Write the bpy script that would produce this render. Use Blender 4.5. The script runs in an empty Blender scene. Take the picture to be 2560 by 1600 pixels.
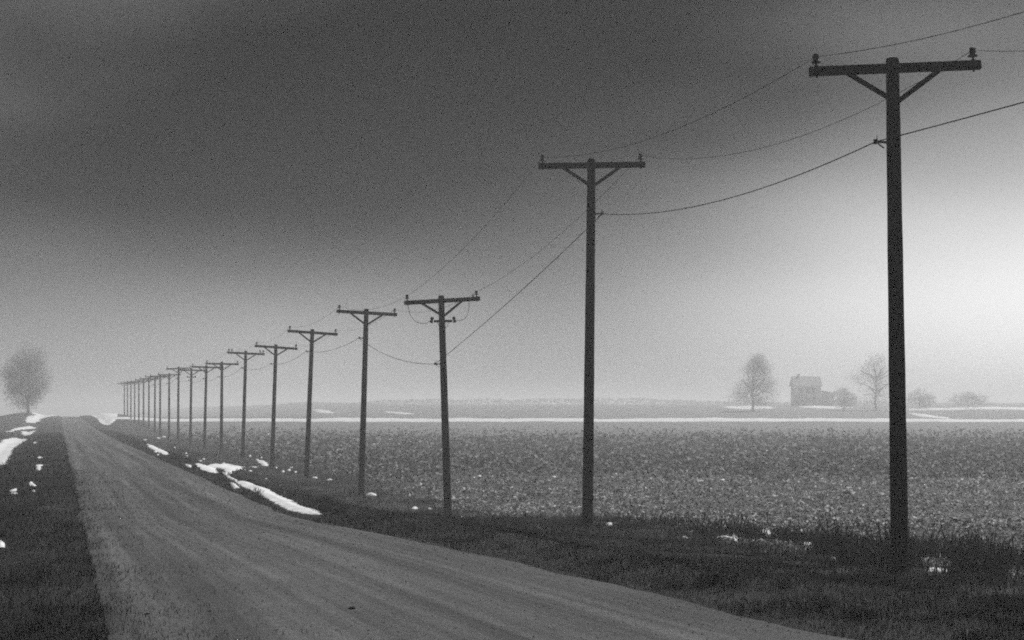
import bpy, math, random
import numpy as np
from mathutils import Vector, Matrix

random.seed(7)
rng = np.random.default_rng(7)
S = bpy.context.scene
C = S.collection
R = math.radians

# ------------------------------------------------------------------ camera
CAM_Z = 2.39
PITCH = math.atan(235 / 3800)
cam_d = bpy.data.cameras.new('camera')
cam = bpy.data.objects.new('camera', cam_d)
C.objects.link(cam)
cam_d.sensor_width = 36.0
cam_d.lens = 36.0 * 3800 / 2560
cam_d.clip_start = 0.1
cam_d.clip_end = 6000
cam.location = (0, 0, CAM_Z)
cam.rotation_euler = (R(90) + PITCH, 0, 0)
S.camera = cam

# ------------------------------------------------------------------ light
SUN_AZ, SUN_EL = 34.0, 40.0          # degrees right of +Y, above the horizon
DECK, BANK = (0.015, 0.19), 0.0      # cloud deck: thick / thin, and the heavy bank ahead
GAP_ALL, GAP_SUN, GAP_POW, GAP_AMP = 6.5, 8.2, 7.0, (0.62, 0.12)
world = bpy.data.worlds.new('World')
S.world = world
world.use_nodes = True
wn, wl = world.node_tree.nodes, world.node_tree.links
bg = wn['Background']
sky = wn.new('ShaderNodeTexSky')
sky.sky_type = 'NISHITA'
sky.sun_disc = False
sky.sun_elevation = R(SUN_EL)
sky.sun_rotation = R(SUN_AZ)
sky.dust_density = 3.0
bw = wn.new('ShaderNodeRGBToBW')
wl.new(sky.outputs[0], bw.inputs[0])
# overcast: a deck of cloud of uneven thickness, open along the horizon and widest below the sun
def wmath(op, a, b=None, c=None):
    n = wn.new('ShaderNodeMath'); n.operation = op
    for k, v in enumerate((a, b, c)):
        if v is None: continue
        if isinstance(v, (int, float)): n.inputs[k].default_value = v
        else: wl.new(v, n.inputs[k])
    return n.outputs[0]
def wsmooth(v, a, b, c, d):
    n = wn.new('ShaderNodeMapRange'); n.interpolation_type = 'SMOOTHSTEP'
    for k, x in zip(('Value', 'From Min', 'From Max', 'To Min', 'To Max'), (v, a, b, c, d)):
        if isinstance(x, (int, float)): n.inputs[k].default_value = x
        else: wl.new(x, n.inputs[k])
    return n.outputs[0]
tc = wn.new('ShaderNodeTexCoord')
sx = wn.new('ShaderNodeSeparateXYZ'); wl.new(tc.outputs['Generated'], sx.inputs[0])
dx_, dy_, dz_ = sx.outputs
def wnoise(scale, rot, loc, detail, rough):
    m = wn.new('ShaderNodeMapping')
    m.inputs['Rotation'].default_value = rot; m.inputs['Scale'].default_value = scale; m.inputs['Location'].default_value = loc
    wl.new(tc.outputs['Generated'], m.inputs['Vector'])
    n = wn.new('ShaderNodeTexNoise')
    n.inputs['Scale'].default_value = 1.0; n.inputs['Detail'].default_value = detail; n.inputs['Roughness'].default_value = rough
    wl.new(m.outputs[0], n.inputs['Vector'])
    return n.outputs[0]
deck_n = wnoise((2.2, 2.2, 6.0), (0, R(-14), 0), (0.35, 0.2, 0.1), 2.0, 0.4)
streak = wnoise((5.0, 5.0, 16.0), (0, R(-14), 0), (1.7, 0.2, 0.6), 3.0, 0.5)
deck = wmath('MULTIPLY', wsmooth(deck_n, 0.35, 0.68, DECK[0], DECK[1]), wsmooth(streak, 0.3, 0.7, 0.85, 1.15))
# one heavy bank of cloud ahead
bank_c = Vector((math.sin(R(-5)) * math.cos(R(12)), math.cos(R(-5)) * math.cos(R(12)), math.sin(R(12))))
ax1 = Vector((math.cos(R(-5)), -math.sin(R(-5)), 0)); ax2 = bank_c.cross(ax1) * -1
ca, sa = math.cos(R(17)), math.sin(R(17))
b1 = ax1 * ca + ax2 * sa; b2 = ax2 * ca - ax1 * sa
def wdot(v):
    return wmath('ADD', wmath('ADD', wmath('MULTIPLY', dx_, v.x), wmath('MULTIPLY', dy_, v.y)), wmath('MULTIPLY', dz_, v.z))
p_ = wmath('DIVIDE', wdot(b1), 0.23); q_ = wmath('DIVIDE', wdot(b2), 0.075)
r2 = wmath('ADD', wmath('MULTIPLY', p_, p_), wmath('MULTIPLY', q_, q_))
r2 = wmath('ADD', r2, wmath('MULTIPLY', wmath('SUBTRACT', streak, 0.5), 1.6))
r2 = wmath('ADD', r2, wmath('MULTIPLY', wmath('LESS_THAN', wdot(bank_c), 0.0), 50.0))
deck = wmath('MULTIPLY', deck, wsmooth(r2, 0.3, 3.4, BANK, 1.0))
# the opening
hl_ = wmath('SQRT', wmath('ADD', wmath('MULTIPLY', dx_, dx_), wmath('MULTIPLY', dy_, dy_)))
el = wmath('ARCTAN2', dz_, hl_)
cosaz = wmath('DIVIDE', wmath('ADD', wmath('MULTIPLY', dx_, math.sin(R(SUN_AZ))), wmath('MULTIPLY', dy_, math.cos(R(SUN_AZ)))), hl_)
sunside = wmath('POWER', wmath('MAXIMUM', cosaz, 0.0), GAP_POW)
edge_el = wmath('ADD', wmath('MULTIPLY', sunside, R(GAP_SUN)), R(GAP_ALL))
edge_el = wmath('ADD', edge_el, wmath('MULTIPLY', wmath('SUBTRACT', deck_n, 0.5), R(5)))
opening = wsmooth(wmath('DIVIDE', el, edge_el), 0.0, 1.1, 1.0, 0.0)
opening = wmath('MULTIPLY', opening, wmath('MULTIPLY_ADD', sunside, GAP_AMP[1], GAP_AMP[0]))
deck = wmath('MULTIPLY', deck, wmath('MULTIPLY_ADD', sunside, -0.85, 1.0))
az_ = wmath('DIVIDE', wmath('SUBTRACT', wmath('ARCTAN2', dx_, dy_), R(1)), R(8))
lowbank = wmath('POWER', 2.718, wmath('MULTIPLY', wmath('MULTIPLY', az_, az_), -1.0))
opening = wmath('MULTIPLY', opening, wmath('MULTIPLY_ADD', lowbank, -0.55, 1.0))
cover_ = wmath('ADD', deck, opening)
wl.new(wmath('MULTIPLY', bw.outputs[0], cover_), bg.inputs['Color'])
bg.inputs['Strength'].default_value = 0.05

sun_d = bpy.data.lights.new('sun', 'SUN')
sun_d.energy = 1.5
sun_d.angle = R(14)
sun_d.color = (1, 1, 1)
sun = bpy.data.objects.new('sun', sun_d)
C.objects.link(sun)
sdir = Vector((math.sin(R(SUN_AZ)) * math.cos(R(SUN_EL)), math.cos(R(SUN_AZ)) * math.cos(R(SUN_EL)), math.sin(R(SUN_EL))))
sun.rotation_euler = sdir.to_track_quat('Z', 'Y').to_euler()

S.view_settings.view_transform = 'Standard'
S.view_settings.look = 'None'
S.view_settings.gamma = 1.0
S.view_settings.use_curve_mapping = False
S.view_settings.exposure = 1.62
S.cycles.use_denoising = False
S.cycles.volume_bounces = 3
S.cycles.max_bounces = 6
S.cycles.diffuse_bounces = 2
S.cycles.filter_width = 1.9
S.cycles.use_adaptive_sampling = True
S.cycles.adaptive_threshold = 0.03
S.cycles.adaptive_min_samples = 44
S.cycles.sample_clamp_indirect = 3.0

# ------------------------------------------------------------------ helpers
def tag(o, label=None, cat=None, group=None, kind=None):
    if label: o['label'] = label
    if cat: o['category'] = cat
    if group: o['group'] = group
    if kind: o['kind'] = kind
    return o

def link(name, mesh, mat=None, parent=None):
    o = bpy.data.objects.new(name, mesh)
    C.objects.link(o)
    if mat is not None and len(mesh.materials) == 0:
        mesh.materials.append(mat)
    if parent is not None:
        o.parent = parent
    return o

def empty(name, loc=(0, 0, 0)):
    o = bpy.data.objects.new(name, None)
    C.objects.link(o)
    o.location = loc
    o.empty_display_size = 0.2
    return o

def np_mesh(name, verts, faces, tint=None, smooth=False):
    """faces: list of int arrays (n,3) / (n,4)."""
    me = bpy.data.meshes.new(name)
    verts = np.asarray(verts, dtype=np.float32)
    me.vertices.add(len(verts))
    me.vertices.foreach_set('co', verts.ravel())
    sizes = np.concatenate([np.full(len(f), f.shape[1], dtype=np.int32) for f in faces])
    idx = np.concatenate([np.asarray(f, dtype=np.int32).ravel() for f in faces])
    me.loops.add(len(idx))
    me.loops.foreach_set('vertex_index', idx)
    me.polygons.add(len(sizes))
    starts = np.concatenate([[0], np.cumsum(sizes)[:-1]]).astype(np.int32)
    me.polygons.foreach_set('loop_start', starts)
    me.polygons.foreach_set('loop_total', sizes)
    if smooth:
        me.polygons.foreach_set('use_smooth', np.ones(len(sizes), dtype=bool))
    me.update(calc_edges=True)
    if tint is not None:
        a = me.attributes.new('tint', 'FLOAT', 'POINT')
        a.data.foreach_set('value', np.asarray(tint, dtype=np.float32))
    return me

class MB:
    """Collects solids, builds one mesh."""
    def __init__(self): self.v = []; self.f = []; self.n = 0
    def add(self, vs, fs):
        self.v += [tuple(v) for v in vs]
        self.f += [tuple(i + self.n for i in f) for f in fs]
        self.n += len(vs)
    def box(self, c, d, M=None, bev=0.0):
        x, y, z = (k / 2 for k in d)
        if bev:
            b = bev
            prof = [(-y + b, -z), (y - b, -z), (y, -z + b), (y, z - b), (y - b, z), (-y + b, z), (-y, z - b), (-y, -z + b)]
            vs = []
            for xx, k in ((-x, 1 - b / max(y, z)), (-x + b, 1), (x - b, 1), (x, 1 - b / max(y, z))):
                vs += [Vector((xx, p[0] * k, p[1] * k)) for p in prof]
            fs = [tuple(range(7, -1, -1)), tuple(range(24, 32))]
            for r in range(3):
                for i in range(8):
                    fs.append((r * 8 + i, r * 8 + (i + 1) % 8, (r + 1) * 8 + (i + 1) % 8, (r + 1) * 8 + i))
        else:
            vs = [Vector((sx * x, sy * y, sz * z)) for sx in (-1, 1) for sy in (-1, 1) for sz in (-1, 1)]
            fs = [(0, 1, 3, 2), (4, 6, 7, 5), (0, 4, 5, 1), (2, 3, 7, 6), (0, 2, 6, 4), (1, 5, 7, 3)]
        if M is not None: vs = [M @ v for v in vs]
        self.add([v + Vector(c) for v in vs], fs)
    def lathe(self, prof, c=(0, 0, 0), n=12, M=None):
        vs, fs = [], []
        for r, z in prof:
            for i in range(n):
                a = 2 * math.pi * i / n
                vs.append(Vector((r * math.cos(a), r * math.sin(a), z)))
        for k in range(len(prof) - 1):
            for i in range(n):
                j = (i + 1) % n
                fs.append((k * n + i, k * n + j, (k + 1) * n + j, (k + 1) * n + i))
        fs.append(tuple(range(n - 1, -1, -1)))
        fs.append(tuple(range((len(prof) - 1) * n, len(prof) * n)))
        if M is not None: vs = [M @ v for v in vs]
        self.add([v + Vector(c) for v in vs], fs)
    def tube(self, pts, rad, n=6):
        pts = [Vector(p) for p in pts]
        rads = rad if isinstance(rad, (list, tuple)) else [rad] * len(pts)
        vs, fs = [], []
        for k, p in enumerate(pts):
            t = (pts[min(k + 1, len(pts) - 1)] - pts[max(k - 1, 0)]).normalized()
            a = t.cross(Vector((0, 0, 1)) if abs(t.z) < 0.9 else Vector((1, 0, 0))).normalized()
            b = t.cross(a)
            for i in range(n):
                w = 2 * math.pi * i / n
                vs.append(p + (a * math.cos(w) + b * math.sin(w)) * rads[k])
        for k in range(len(pts) - 1):
            for i in range(n):
                j = (i + 1) % n
                fs.append((k * n + i, k * n + j, (k + 1) * n + j, (k + 1) * n + i))
        fs.append(tuple(range(n)))
        fs.append(tuple(range((len(pts) - 1) * n, len(pts) * n))[::-1])
        self.add(vs, fs)
    def mesh(self, name, smooth=False):
        me = bpy.data.meshes.new(name)
        me.from_pydata(self.v, [], self.f)
        if smooth:
            for p in me.polygons: p.use_smooth = True
        me.update()
        return me

def grey(v): return (v, v, v, 1.0)

class NT:
    def __init__(self, name):
        self.m = bpy.data.materials.new(name)
        self.m.use_nodes = True
        self.n, self.l = self.m.node_tree.nodes, self.m.node_tree.links
        self.b = self.n['Principled BSDF']
        self.b.inputs['Specular IOR Level'].default_value = 0.2
        self.b.inputs['Roughness'].default_value = 0.9
    def new(self, t, **kw):
        n = self.n.new(t)
        for k, v in kw.items(): setattr(n, k, v)
        return n
    def set(self, sock, v):
        if hasattr(v, 'outputs'): v = v.outputs[0]
        if isinstance(v, bpy.types.NodeSocket): self.l.new(v, sock)
        else: sock.default_value = v
    def coord(self, which='Object', scale=(1, 1, 1)):
        t = self.new('ShaderNodeTexCoord'); m = self.new('ShaderNodeMapping')
        m.inputs['Scale'].default_value = scale
        self.l.new(t.outputs[which], m.inputs['Vector'])
        return m.outputs[0]
    def noise(self, vec, scale, detail=4, rough=0.55):
        t = self.new('ShaderNodeTexNoise')
        t.inputs['Scale'].default_value = scale; t.inputs['Detail'].default_value = detail
        t.inputs['Roughness'].default_value = rough
        if vec is not None: self.l.new(vec, t.inputs['Vector'])
        return t.outputs[0]
    def remap(self, v, a, b, c, d):
        t = self.new('ShaderNodeMapRange')
        self.set(t.inputs['Value'], v)
        for k, x in zip(('From Min', 'From Max', 'To Min', 'To Max'), (a, b, c, d)): self.set(t.inputs[k], x)
        return t.outputs[0]
    def math(self, op, a, b=0.0):
        t = self.new('ShaderNodeMath', operation=op)
        self.set(t.inputs[0], a); self.set(t.inputs[1], b)
        return t.outputs[0]
    def attr(self, name):
        t = self.new('ShaderNodeAttribute'); t.attribute_name = name
        return t.outputs['Fac']
    def color(self, v): self.l.new(v, self.b.inputs['Base Color'])
    def bump(self, h, strength=0.5, dist=0.02):
        t = self.new('ShaderNodeBump')
        t.inputs['Strength'].default_value = strength; t.inputs['Distance'].default_value = dist
        self.l.new(h, t.inputs['Height']); self.l.new(t.outputs[0], self.b.inputs['Normal'])

def sstep(a, b, x):
    t = np.clip((x - a) / (b - a), 0, 1)
    return t * t * (3 - 2 * t)

def vnoise(x, y, seed=0):
    x = np.asarray(x, dtype=np.float64); y = np.asarray(y, dtype=np.float64)
    xi, yi = np.floor(x), np.floor(y)
    fx, fy = x - xi, y - yi
    fx = fx * fx * (3 - 2 * fx); fy = fy * fy * (3 - 2 * fy)
    def h(i, j):
        s = np.sin(i * 127.1 + j * 311.7 + seed * 74.7) * 43758.5453
        return s - np.floor(s)
    return (h(xi, yi) * (1 - fx) + h(xi + 1, yi) * fx) * (1 - fy) + (h(xi, yi + 1) * (1 - fx) + h(xi + 1, yi + 1) * fx) * fy

def fbm(x, y, seed=0, o=3):
    t, a = 0.0, 0.5
    for k in range(o):
        t = t + a * vnoise(x * 2 ** k, y * 2 ** k, seed + k * 13); a *= 0.5
    return t / (1 - 0.5 ** o)

# ------------------------------------------------------------------ the lie of the land
# road frame: s runs along the road, u across it to the right from its left edge
RA = math.atan(0.2975)
RC, RS = math.cos(RA), math.sin(RA)
def to_su(x, y): return -RS * (x - 0.35) + RC * y, RC * (x - 0.35) + RS * y
def to_xy(s, u): return 0.35 - RS * s + RC * u, RC * s + RS * u

def road_right(s):                              # right edge of the road: flares towards the near bend
    return np.interp(s, [-60, 0, 12.6, 15.6, 20.3, 23.3, 26.8, 30.5, 34, 44], [26, 9.9, 7.05, 6.65, 6.15, 5.75, 5.15, 4.5, 4.33, 4.3])

ZROAD_Y = [-50, 120, 180, 230, 300, 340, 400, 600, 1500]
ZROAD_Z = [0.29, 0.29, 0.40, 0.85, 1.55, 1.78, 1.3, -1.0, -2.0]
ZLEV_Y = [-50, 18, 22.9, 36.8, 50, 64, 78, 92, 105, 119, 134, 177, 230, 275, 340, 400, 600, 1500]
ZLEV_Z = [0.12, 0.08, 0.0, -0.29, -1.02, -1.02, -0.85, -0.72, -0.62, -0.72, -0.62, -0.4, 0.35, 1.1, 1.6, 1.1, -1.0, -2.0]
ZFAR_Y = [275, 330, 400, 470, 600, 900, 1500]
ZFAR_Z = [1.1, 1.85, 3.4, 4.8, 6.2, 7.5, 8.5]

def ground_z(x, y):
    x = np.asarray(x, dtype=np.float64); y = np.asarray(y, dtype=np.float64)
    s, u = to_su(x, y)
    zr = np.interp(y, ZROAD_Y, ZROAD_Z)
    zl = np.interp(y, ZLEV_Y, ZLEV_Z)
    zf = np.where(y > 275, np.interp(y, ZFAR_Y, ZFAR_Z), zl)
    w = sstep(14, 110, u)
    zp = zl * (1 - w) + zf * w
    e = road_right(s)
    d = u - e
    zright = zr + (zp - zr) * sstep(0.2, 6.4, d)
    zright = zright - 0.28 * sstep(30, 40, s) * np.exp(-((d - 2.7) / 0.9) ** 2)
    zright = zright + 0.10 * np.exp(-((d - 1.3) / 0.6) ** 2) * (1 - sstep(24, 34, s))
    zleft = zr - 0.32 * np.exp(-((u + 3.9) / 1.3) ** 2) - 0.06 * sstep(0, 1.2, -u)
    zleft = zleft + (np.minimum(zr, 0.4) - zr) * sstep(10, 26, -u)
    zleft = zleft + 1.1 * np.exp(-((s - 345) / 70) ** 2 - ((u + 7) / 5.0) ** 2)
    zright = zright + 1.0 * np.exp(-((s - 335) / 60) ** 2 - ((d - 6) / 5.0) ** 2)
    z = np.where(u < 0, zleft, np.where(d > 0, zright, zr))
    off = np.clip(np.maximum(-u, d), 0, None)
    rough = sstep(0.0, 1.5, off)
    z = z + rough * ((fbm(x * 0.55, y * 0.55, 3) - 0.5) * 0.16 + (fbm(x * 2.2, y * 2.2, 9) - 0.5) * 0.06)
    z = z + sstep(6, 40, off) * (fbm(x * 0.06, y * 0.06, 5) - 0.5) * 0.25
    return z

def ray(px, py):
    dx, dz = (px - 1280) / 3800, (800 - py) / 3800
    c, s_ = math.cos(PITCH), math.sin(PITCH)
    return dx, c - dz * s_, s_ + dz * c

def at_depth(px, py, Y):                        # the point on a sight line at ground distance Y
    dx, dy, dz = ray(px, py)
    k = Y / dy
    return Vector((dx * k, Y, CAM_Z + dz * k))

def on_ground(px, py, y0=10, y1=700):           # where a sight line meets the ground
    dx, dy, dz = ray(px, py)
    t = np.geomspace(y0, y1, 3000)
    k = t / dy
    hgt = CAM_Z + dz * k - ground_z(dx * k, t)
    i = np.argmax(hgt < 0) if (hgt < 0).any() else int(np.argmin(np.abs(hgt)))
    Y = t[i]
    return dx * Y / dy, Y

# ------------------------------------------------------------------ materials
def flat_mat(name, lo, hi, scale=6, stretch=(1, 1, 1), bump=0.3, rough=0.9):
    m = NT(name)
    c = m.coord('Object', stretch)
    n = m.noise(c, scale, 5, 0.65)
    m.color(m.remap(n, 0.3, 0.7, lo, hi))
    m.bump(n, bump, 0.01)
    m.b.inputs['Roughness'].default_value = rough
    return m.m

M_WOOD = flat_mat('creosoted_pine', 0.006, 0.016, 14, (3, 3, 0.25), 0.6)
M_ARM = flat_mat('weathered_timber', 0.007, 0.018, 12, (0.4, 3, 3), 0.4)
M_IRON = flat_mat('rusted_iron', 0.01, 0.025, 30)
M_WIRE = flat_mat('wire_metal', 0.02, 0.04, 20)
g = NT('brown_porcelain')
g.b.inputs['Base Color'].default_value = grey(0.03); g.b.inputs['Roughness'].default_value = 0.6
g.b.inputs['Specular IOR Level'].default_value = 0.15
M_PORC = g.m

# snow: crusted, slightly dirty
g = NT('old_snow')
c = g.coord()
n1 = g.noise(c, 1.6, 5, 0.6); n2 = g.noise(c, 18, 4, 0.6)
g.color(g.math('MULTIPLY', g.remap(n1, 0.3, 0.7, 0.68, 0.94), g.remap(n2, 0.25, 0.5, 0.82, 1.0)))
g.bump(n2, 0.4, 0.04)
M_SNOW = g.m

# ground: dead turf, stubble and pasture by cover attribute
g = NT('dead_turf_and_stubble')
c = g.coord()
fine = g.noise(c, 14, 6, 0.75); mid = g.noise(c, 1.7, 4, 0.6); big = g.noise(c, 0.16, 4, 0.6)
base = g.attr('cover')
v = g.math('MULTIPLY', base, g.remap(fine, 0.3, 0.7, 0.35, 1.6))
v = g.math('MULTIPLY', v, g.remap(mid, 0.3, 0.7, 0.65, 1.35))
v = g.math('MULTIPLY', v, g.remap(big, 0.3, 0.7, 0.8, 1.2))
g.color(v)
g.bump(fine, 0.8, 0.06)
M_GROUND = g.m

# road: oiled gravel with worn wheel tracks that follow the road's width
g = NT('oiled_gravel')
c = g.coord()
grit = g.noise(c, 26, 6, 0.8); stone = g.noise(c, 9, 5, 0.7)
ac, al = g.attr('across'), g.attr('along')
cx = g.new('ShaderNodeCombineXYZ')
g.l.new(g.math('MULTIPLY', ac, 11.0), cx.inputs[0]); g.l.new(g.math('MULTIPLY', al, 0.035), cx.inputs[1])
trk = g.noise(cx.outputs[0], 1.0, 4, 0.6)
cx2 = g.new('ShaderNodeCombineXYZ')
g.l.new(g.math('MULTIPLY', ac, 40.0), cx2.inputs[0]); g.l.new(g.math('MULTIPLY', al, 0.12), cx2.inputs[1])
trk2 = g.noise(cx2.outputs[0], 1.0, 3, 0.6)
patch = g.noise(c, 0.5, 4, 0.6)
v = g.remap(trk, 0.34, 0.66, 0.040, 0.122)
v = g.math('MULTIPLY', v, g.remap(trk2, 0.35, 0.7, 0.76, 1.36))
def track(c0, w, amp):
    t = g.math('DIVIDE', g.math('ADD', g.math('SUBTRACT', ac, c0), g.math('MULTIPLY', g.math('SUBTRACT', trk2, 0.5), 0.05)), w)
    e_ = g.math('POWER', 2.718, g.math('MULTIPLY', g.math('MULTIPLY', t, t), -1.0))
    return g.math('ADD', 1.0, g.math('MULTIPLY', e_, amp))
for c0, w, amp in ((0.09, 0.05, 0.26), (0.27, 0.012, 0.35), (0.36, 0.05, 0.22), (0.56, 0.018, 0.32), (0.47, 0.03, -0.16), (0.70, 0.04, -0.18), (0.80, 0.02, 0.18), (0.95, 0.04, -0.25), (0.02, 0.03, -0.3)):
    v = g.math('MULTIPLY', v, track(c0, w, amp))
v = g.math('MULTIPLY', v, g.remap(patch, 0.3, 0.7, 0.85, 1.12))
v = g.math('MULTIPLY', v, g.remap(grit, 0.32, 0.68, 0.45, 1.5))
v = g.math('MULTIPLY', v, g.remap(stone, 0.3, 0.7, 0.7, 1.25))
g.color(v)
g.bump(g.math('ADD', grit, g.math('MULTIPLY', stone, 0.8)), 0.7, 0.03)
g.b.inputs['Specular IOR Level'].default_value = 0.25; g.b.inputs['Roughness'].default_value = 0.88
M_ROAD = g.m

def tint_mat(name, lo, hi, trans=0.3):
    m = NT(name)
    col = m.remap(m.attr('tint'), 0, 1, lo, hi)
    m.color(col)
    if trans:
        t = m.new('ShaderNodeBsdfTranslucent')
        m.l.new(col, t.inputs['Color'])
        mix = m.new('ShaderNodeMixShader'); mix.inputs[0].default_value = trans
        m.l.new(m.b.outputs[0], mix.inputs[1]); m.l.new(t.outputs[0], mix.inputs[2])
        m.l.new(mix.outputs[0], m.n['Material Output'].inputs['Surface'])
    return m.m
M_GRASS = tint_mat('dead_grass', 0.004, 0.20, 0.25)
M_STUB = tint_mat('crop_stubble', 0.03, 0.75, 0.5)
M_WEED = tint_mat('dead_weeds', 0.012, 0.05, 0.15)
M_TWIG = tint_mat('bark_and_twigs', 0.02, 0.05, 0.0)
M_NEEDLE = tint_mat('haze_paled_twigs', 0.22, 0.6, 0.35)  # pale twig tone stands in for fog veiling the distant growth
M_STONE = tint_mat('road_stones', 0.045, 0.2, 0.0)

# ------------------------------------------------------------------ ground
def graded(a, b, d0, grow, dmax=60):
    out, d = [a], d0
    while out[-1] < b:
        out.append(out[-1] + d); d = min(d * grow, dmax)
    return out
un = list(np.arange(-14, 24, 0.3)) + graded(24, 1500, 0.35, 1.035)
un = sorted(set([-v for v in graded(14, 1500, 0.35, 1.06)] + un))
sn = sorted(set([-v for v in graded(0, 1300, 1.0, 1.2)] + list(np.arange(0, 70, 0.4)) + graded(70, 1500, 0.45, 1.016, 30)))
UU, SS = np.meshgrid(np.array(un), np.array(sn))
XX, YY = to_xy(SS, UU)
ZZ = ground_z(XX, YY)
def cover_of(x, y):
    s, u = to_su(x, y)
    e = road_right(s)
    d = u - e
    wob = (fbm(x * 0.35, y * 0.35, 21) - 0.5) * 2.6 + (fbm(x * 1.3, y * 1.3, 22) - 0.5) * 1.4
    field = sstep(-0.5, 0.9, u + wob - (12.9 + 0.02 * np.clip(s - 20, 0, 60)))
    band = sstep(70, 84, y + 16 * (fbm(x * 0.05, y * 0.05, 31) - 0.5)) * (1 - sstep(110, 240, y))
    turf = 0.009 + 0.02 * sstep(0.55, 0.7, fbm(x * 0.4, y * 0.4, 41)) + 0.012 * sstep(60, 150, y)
    fieldc = (0.06 + 0.10 * sstep(70, 200, y)) * (1 - band) + 0.06 * band  # field grows paler with distance: haze painted into its colour
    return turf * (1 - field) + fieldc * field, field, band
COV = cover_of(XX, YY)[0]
s_, u_ = SS, UU
under = (u_ > 0.25) & (u_ < road_right(s_) - 0.25)
ZG = np.where(under, ZZ - 0.12, ZZ)
nr, nc = UU.shape
ii = np.arange(nr * nc).reshape(nr, nc)
quads = np.stack([ii[:-1, :-1], ii[:-1, 1:], ii[1:, 1:], ii[1:, :-1]], -1).reshape(-1, 4)
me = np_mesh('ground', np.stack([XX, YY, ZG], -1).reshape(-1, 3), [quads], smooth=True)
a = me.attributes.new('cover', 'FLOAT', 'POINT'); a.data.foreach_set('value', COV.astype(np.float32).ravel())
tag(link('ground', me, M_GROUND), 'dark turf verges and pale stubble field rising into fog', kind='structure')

# road sheet
rs = np.array(sorted(set(list(np.arange(-55, 70, 0.5)) + graded(70, 520, 0.6, 1.02, 8))))
rf = np.linspace(0, 1, 25)
SS2, FF = np.meshgrid(rs, rf, indexing='ij')
E2 = road_right(SS2)
edgew = (fbm(SS2 * 0.8, FF * 0 + 1.0, 51) - 0.5) * 0.35
UU2 = FF * E2 + edgew * (np.abs(FF - 0.5) * 2) ** 4
X2, Y2 = to_xy(SS2, UU2)
crown = 0.05 * (1 - (2 * FF - 1) ** 2)
Z2 = np.interp(Y2, ZROAD_Y, ZROAD_Z) + 0.012 + crown - 0.05 * sstep(0.9, 1.0, np.abs(2 * FF - 1))
nr, nc = FF.shape
ii = np.arange(nr * nc).reshape(nr, nc)
quads = np.stack([ii[:-1, :-1], ii[:-1, 1:], ii[1:, 1:], ii[1:, :-1]], -1).reshape(-1, 4)
me = np_mesh('road', np.stack([X2, Y2, Z2], -1).reshape(-1, 3), [quads], smooth=True)
for nm, arr in (('across', FF), ('along', SS2)):
    a = me.attributes.new(nm, 'FLOAT', 'POINT'); a.data.foreach_set('value', arr.astype(np.float32).ravel())
tag(link('road', me, M_ROAD), 'grey gravel road with worn wheel tracks running into fog', kind='structure')
def road_z(x, y):
    s, u = to_su(x, y)
    f = np.clip(u / road_right(s), 0, 1)
    return np.interp(y, ZROAD_Y, ZROAD_Z) + 0.012 + 0.05 * (1 - (2 * f - 1) ** 2) - 0.05 * sstep(0.9, 1.0, np.abs(2 * f - 1))

# ------------------------------------------------------------------ utility poles
POLE_N = 21
top_px = {0: (2231, 146), 1: (1479, 397), 2: (1103, 739), 3: (916, 772), 4: (781, 823), 5: (690, 861), 6: (614.5, 877),
          7: (555, 904), 8: (516, 913), 9: (478.5, 921), 10: (446.5, 917), 11: (423, 933), 12: (400.6, 937)}
base_px = {0: (2250, 1431), 1: (1469, 1310), 2: (1120, 1286), 3: (903, 1231), 4: (766, 1187), 5: (680, 1159), 6: (607, 1139),
           7: (553, 1134), 8: (511, 1122), 9: (476, 1101), 10: (445, 1103), 11: (422.5, 1098), 12: (400, 1092)}
arm_px = {0: ((2010, 183), (2442, 165.6)), 1: ((1344, 414), (1611, 406.5)), 2: ((1007, 752), (1195.5, 747.8)), 3: ((842, 775), (990, 780.5)),
          4: ((720, 825.6), (842, 830.5)), 5: ((638, 863), (741.6, 868)), 6: ((570, 879.7), (660, 882.5)), 7: ((516, 906), (596, 908)),
          8: ((480, 916.3), (551, 918)), 9: ((447, 919.8), (510.5, 921.5)), 10: ((415, 923), (477, 921))}
far_top = {13: 939, 14: 943.5, 15: 947, 16: 951, 17: 952, 18: 953.5, 19: 955, 20: 957}
ARM = 2.6
BRACKET = {0: (1.10, -1), 1: (1.16, 1), 2: (2.09, -1), 3: (1.06, -1), 4: (0.96, -1), 5: (1.0, -1)}
ORD = ['first', 'second', 'third', 'fourth', 'fifth', 'sixth', 'seventh', 'eighth', 'ninth', 'tenth', 'eleventh', 'twelfth', 'thirteenth',
       'fourteenth', 'fifteenth', 'sixteenth', 'seventeenth', 'eighteenth', 'nineteenth', 'twentieth', 'twenty-first']
POLE_LABEL = {
    0: 'biggest and nearest black wooden pole, at the right beside the dark verge',
    1: 'second tall black wooden pole from the front, standing where dark turf meets stubble',
    2: 'pole with hanging wire loops and a short second crosspiece below its arm',
    3: 'fourth pole from the front, small snow patch lying by its foot',
    4: 'fifth pole from the front, black, left neighbour of the pole with snow at its foot',
    5: 'sixth pole from the front, black, standing right of the forked snow patch',
    6: 'seventh pole from the front with doubled insulators near both arm ends',
    7: 'eighth pole from the front, dark grey, next beyond the pole with doubled insulators',
    9: 'tenth pole from the front, grey, with a short lower crosspiece under its arm',
}

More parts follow.
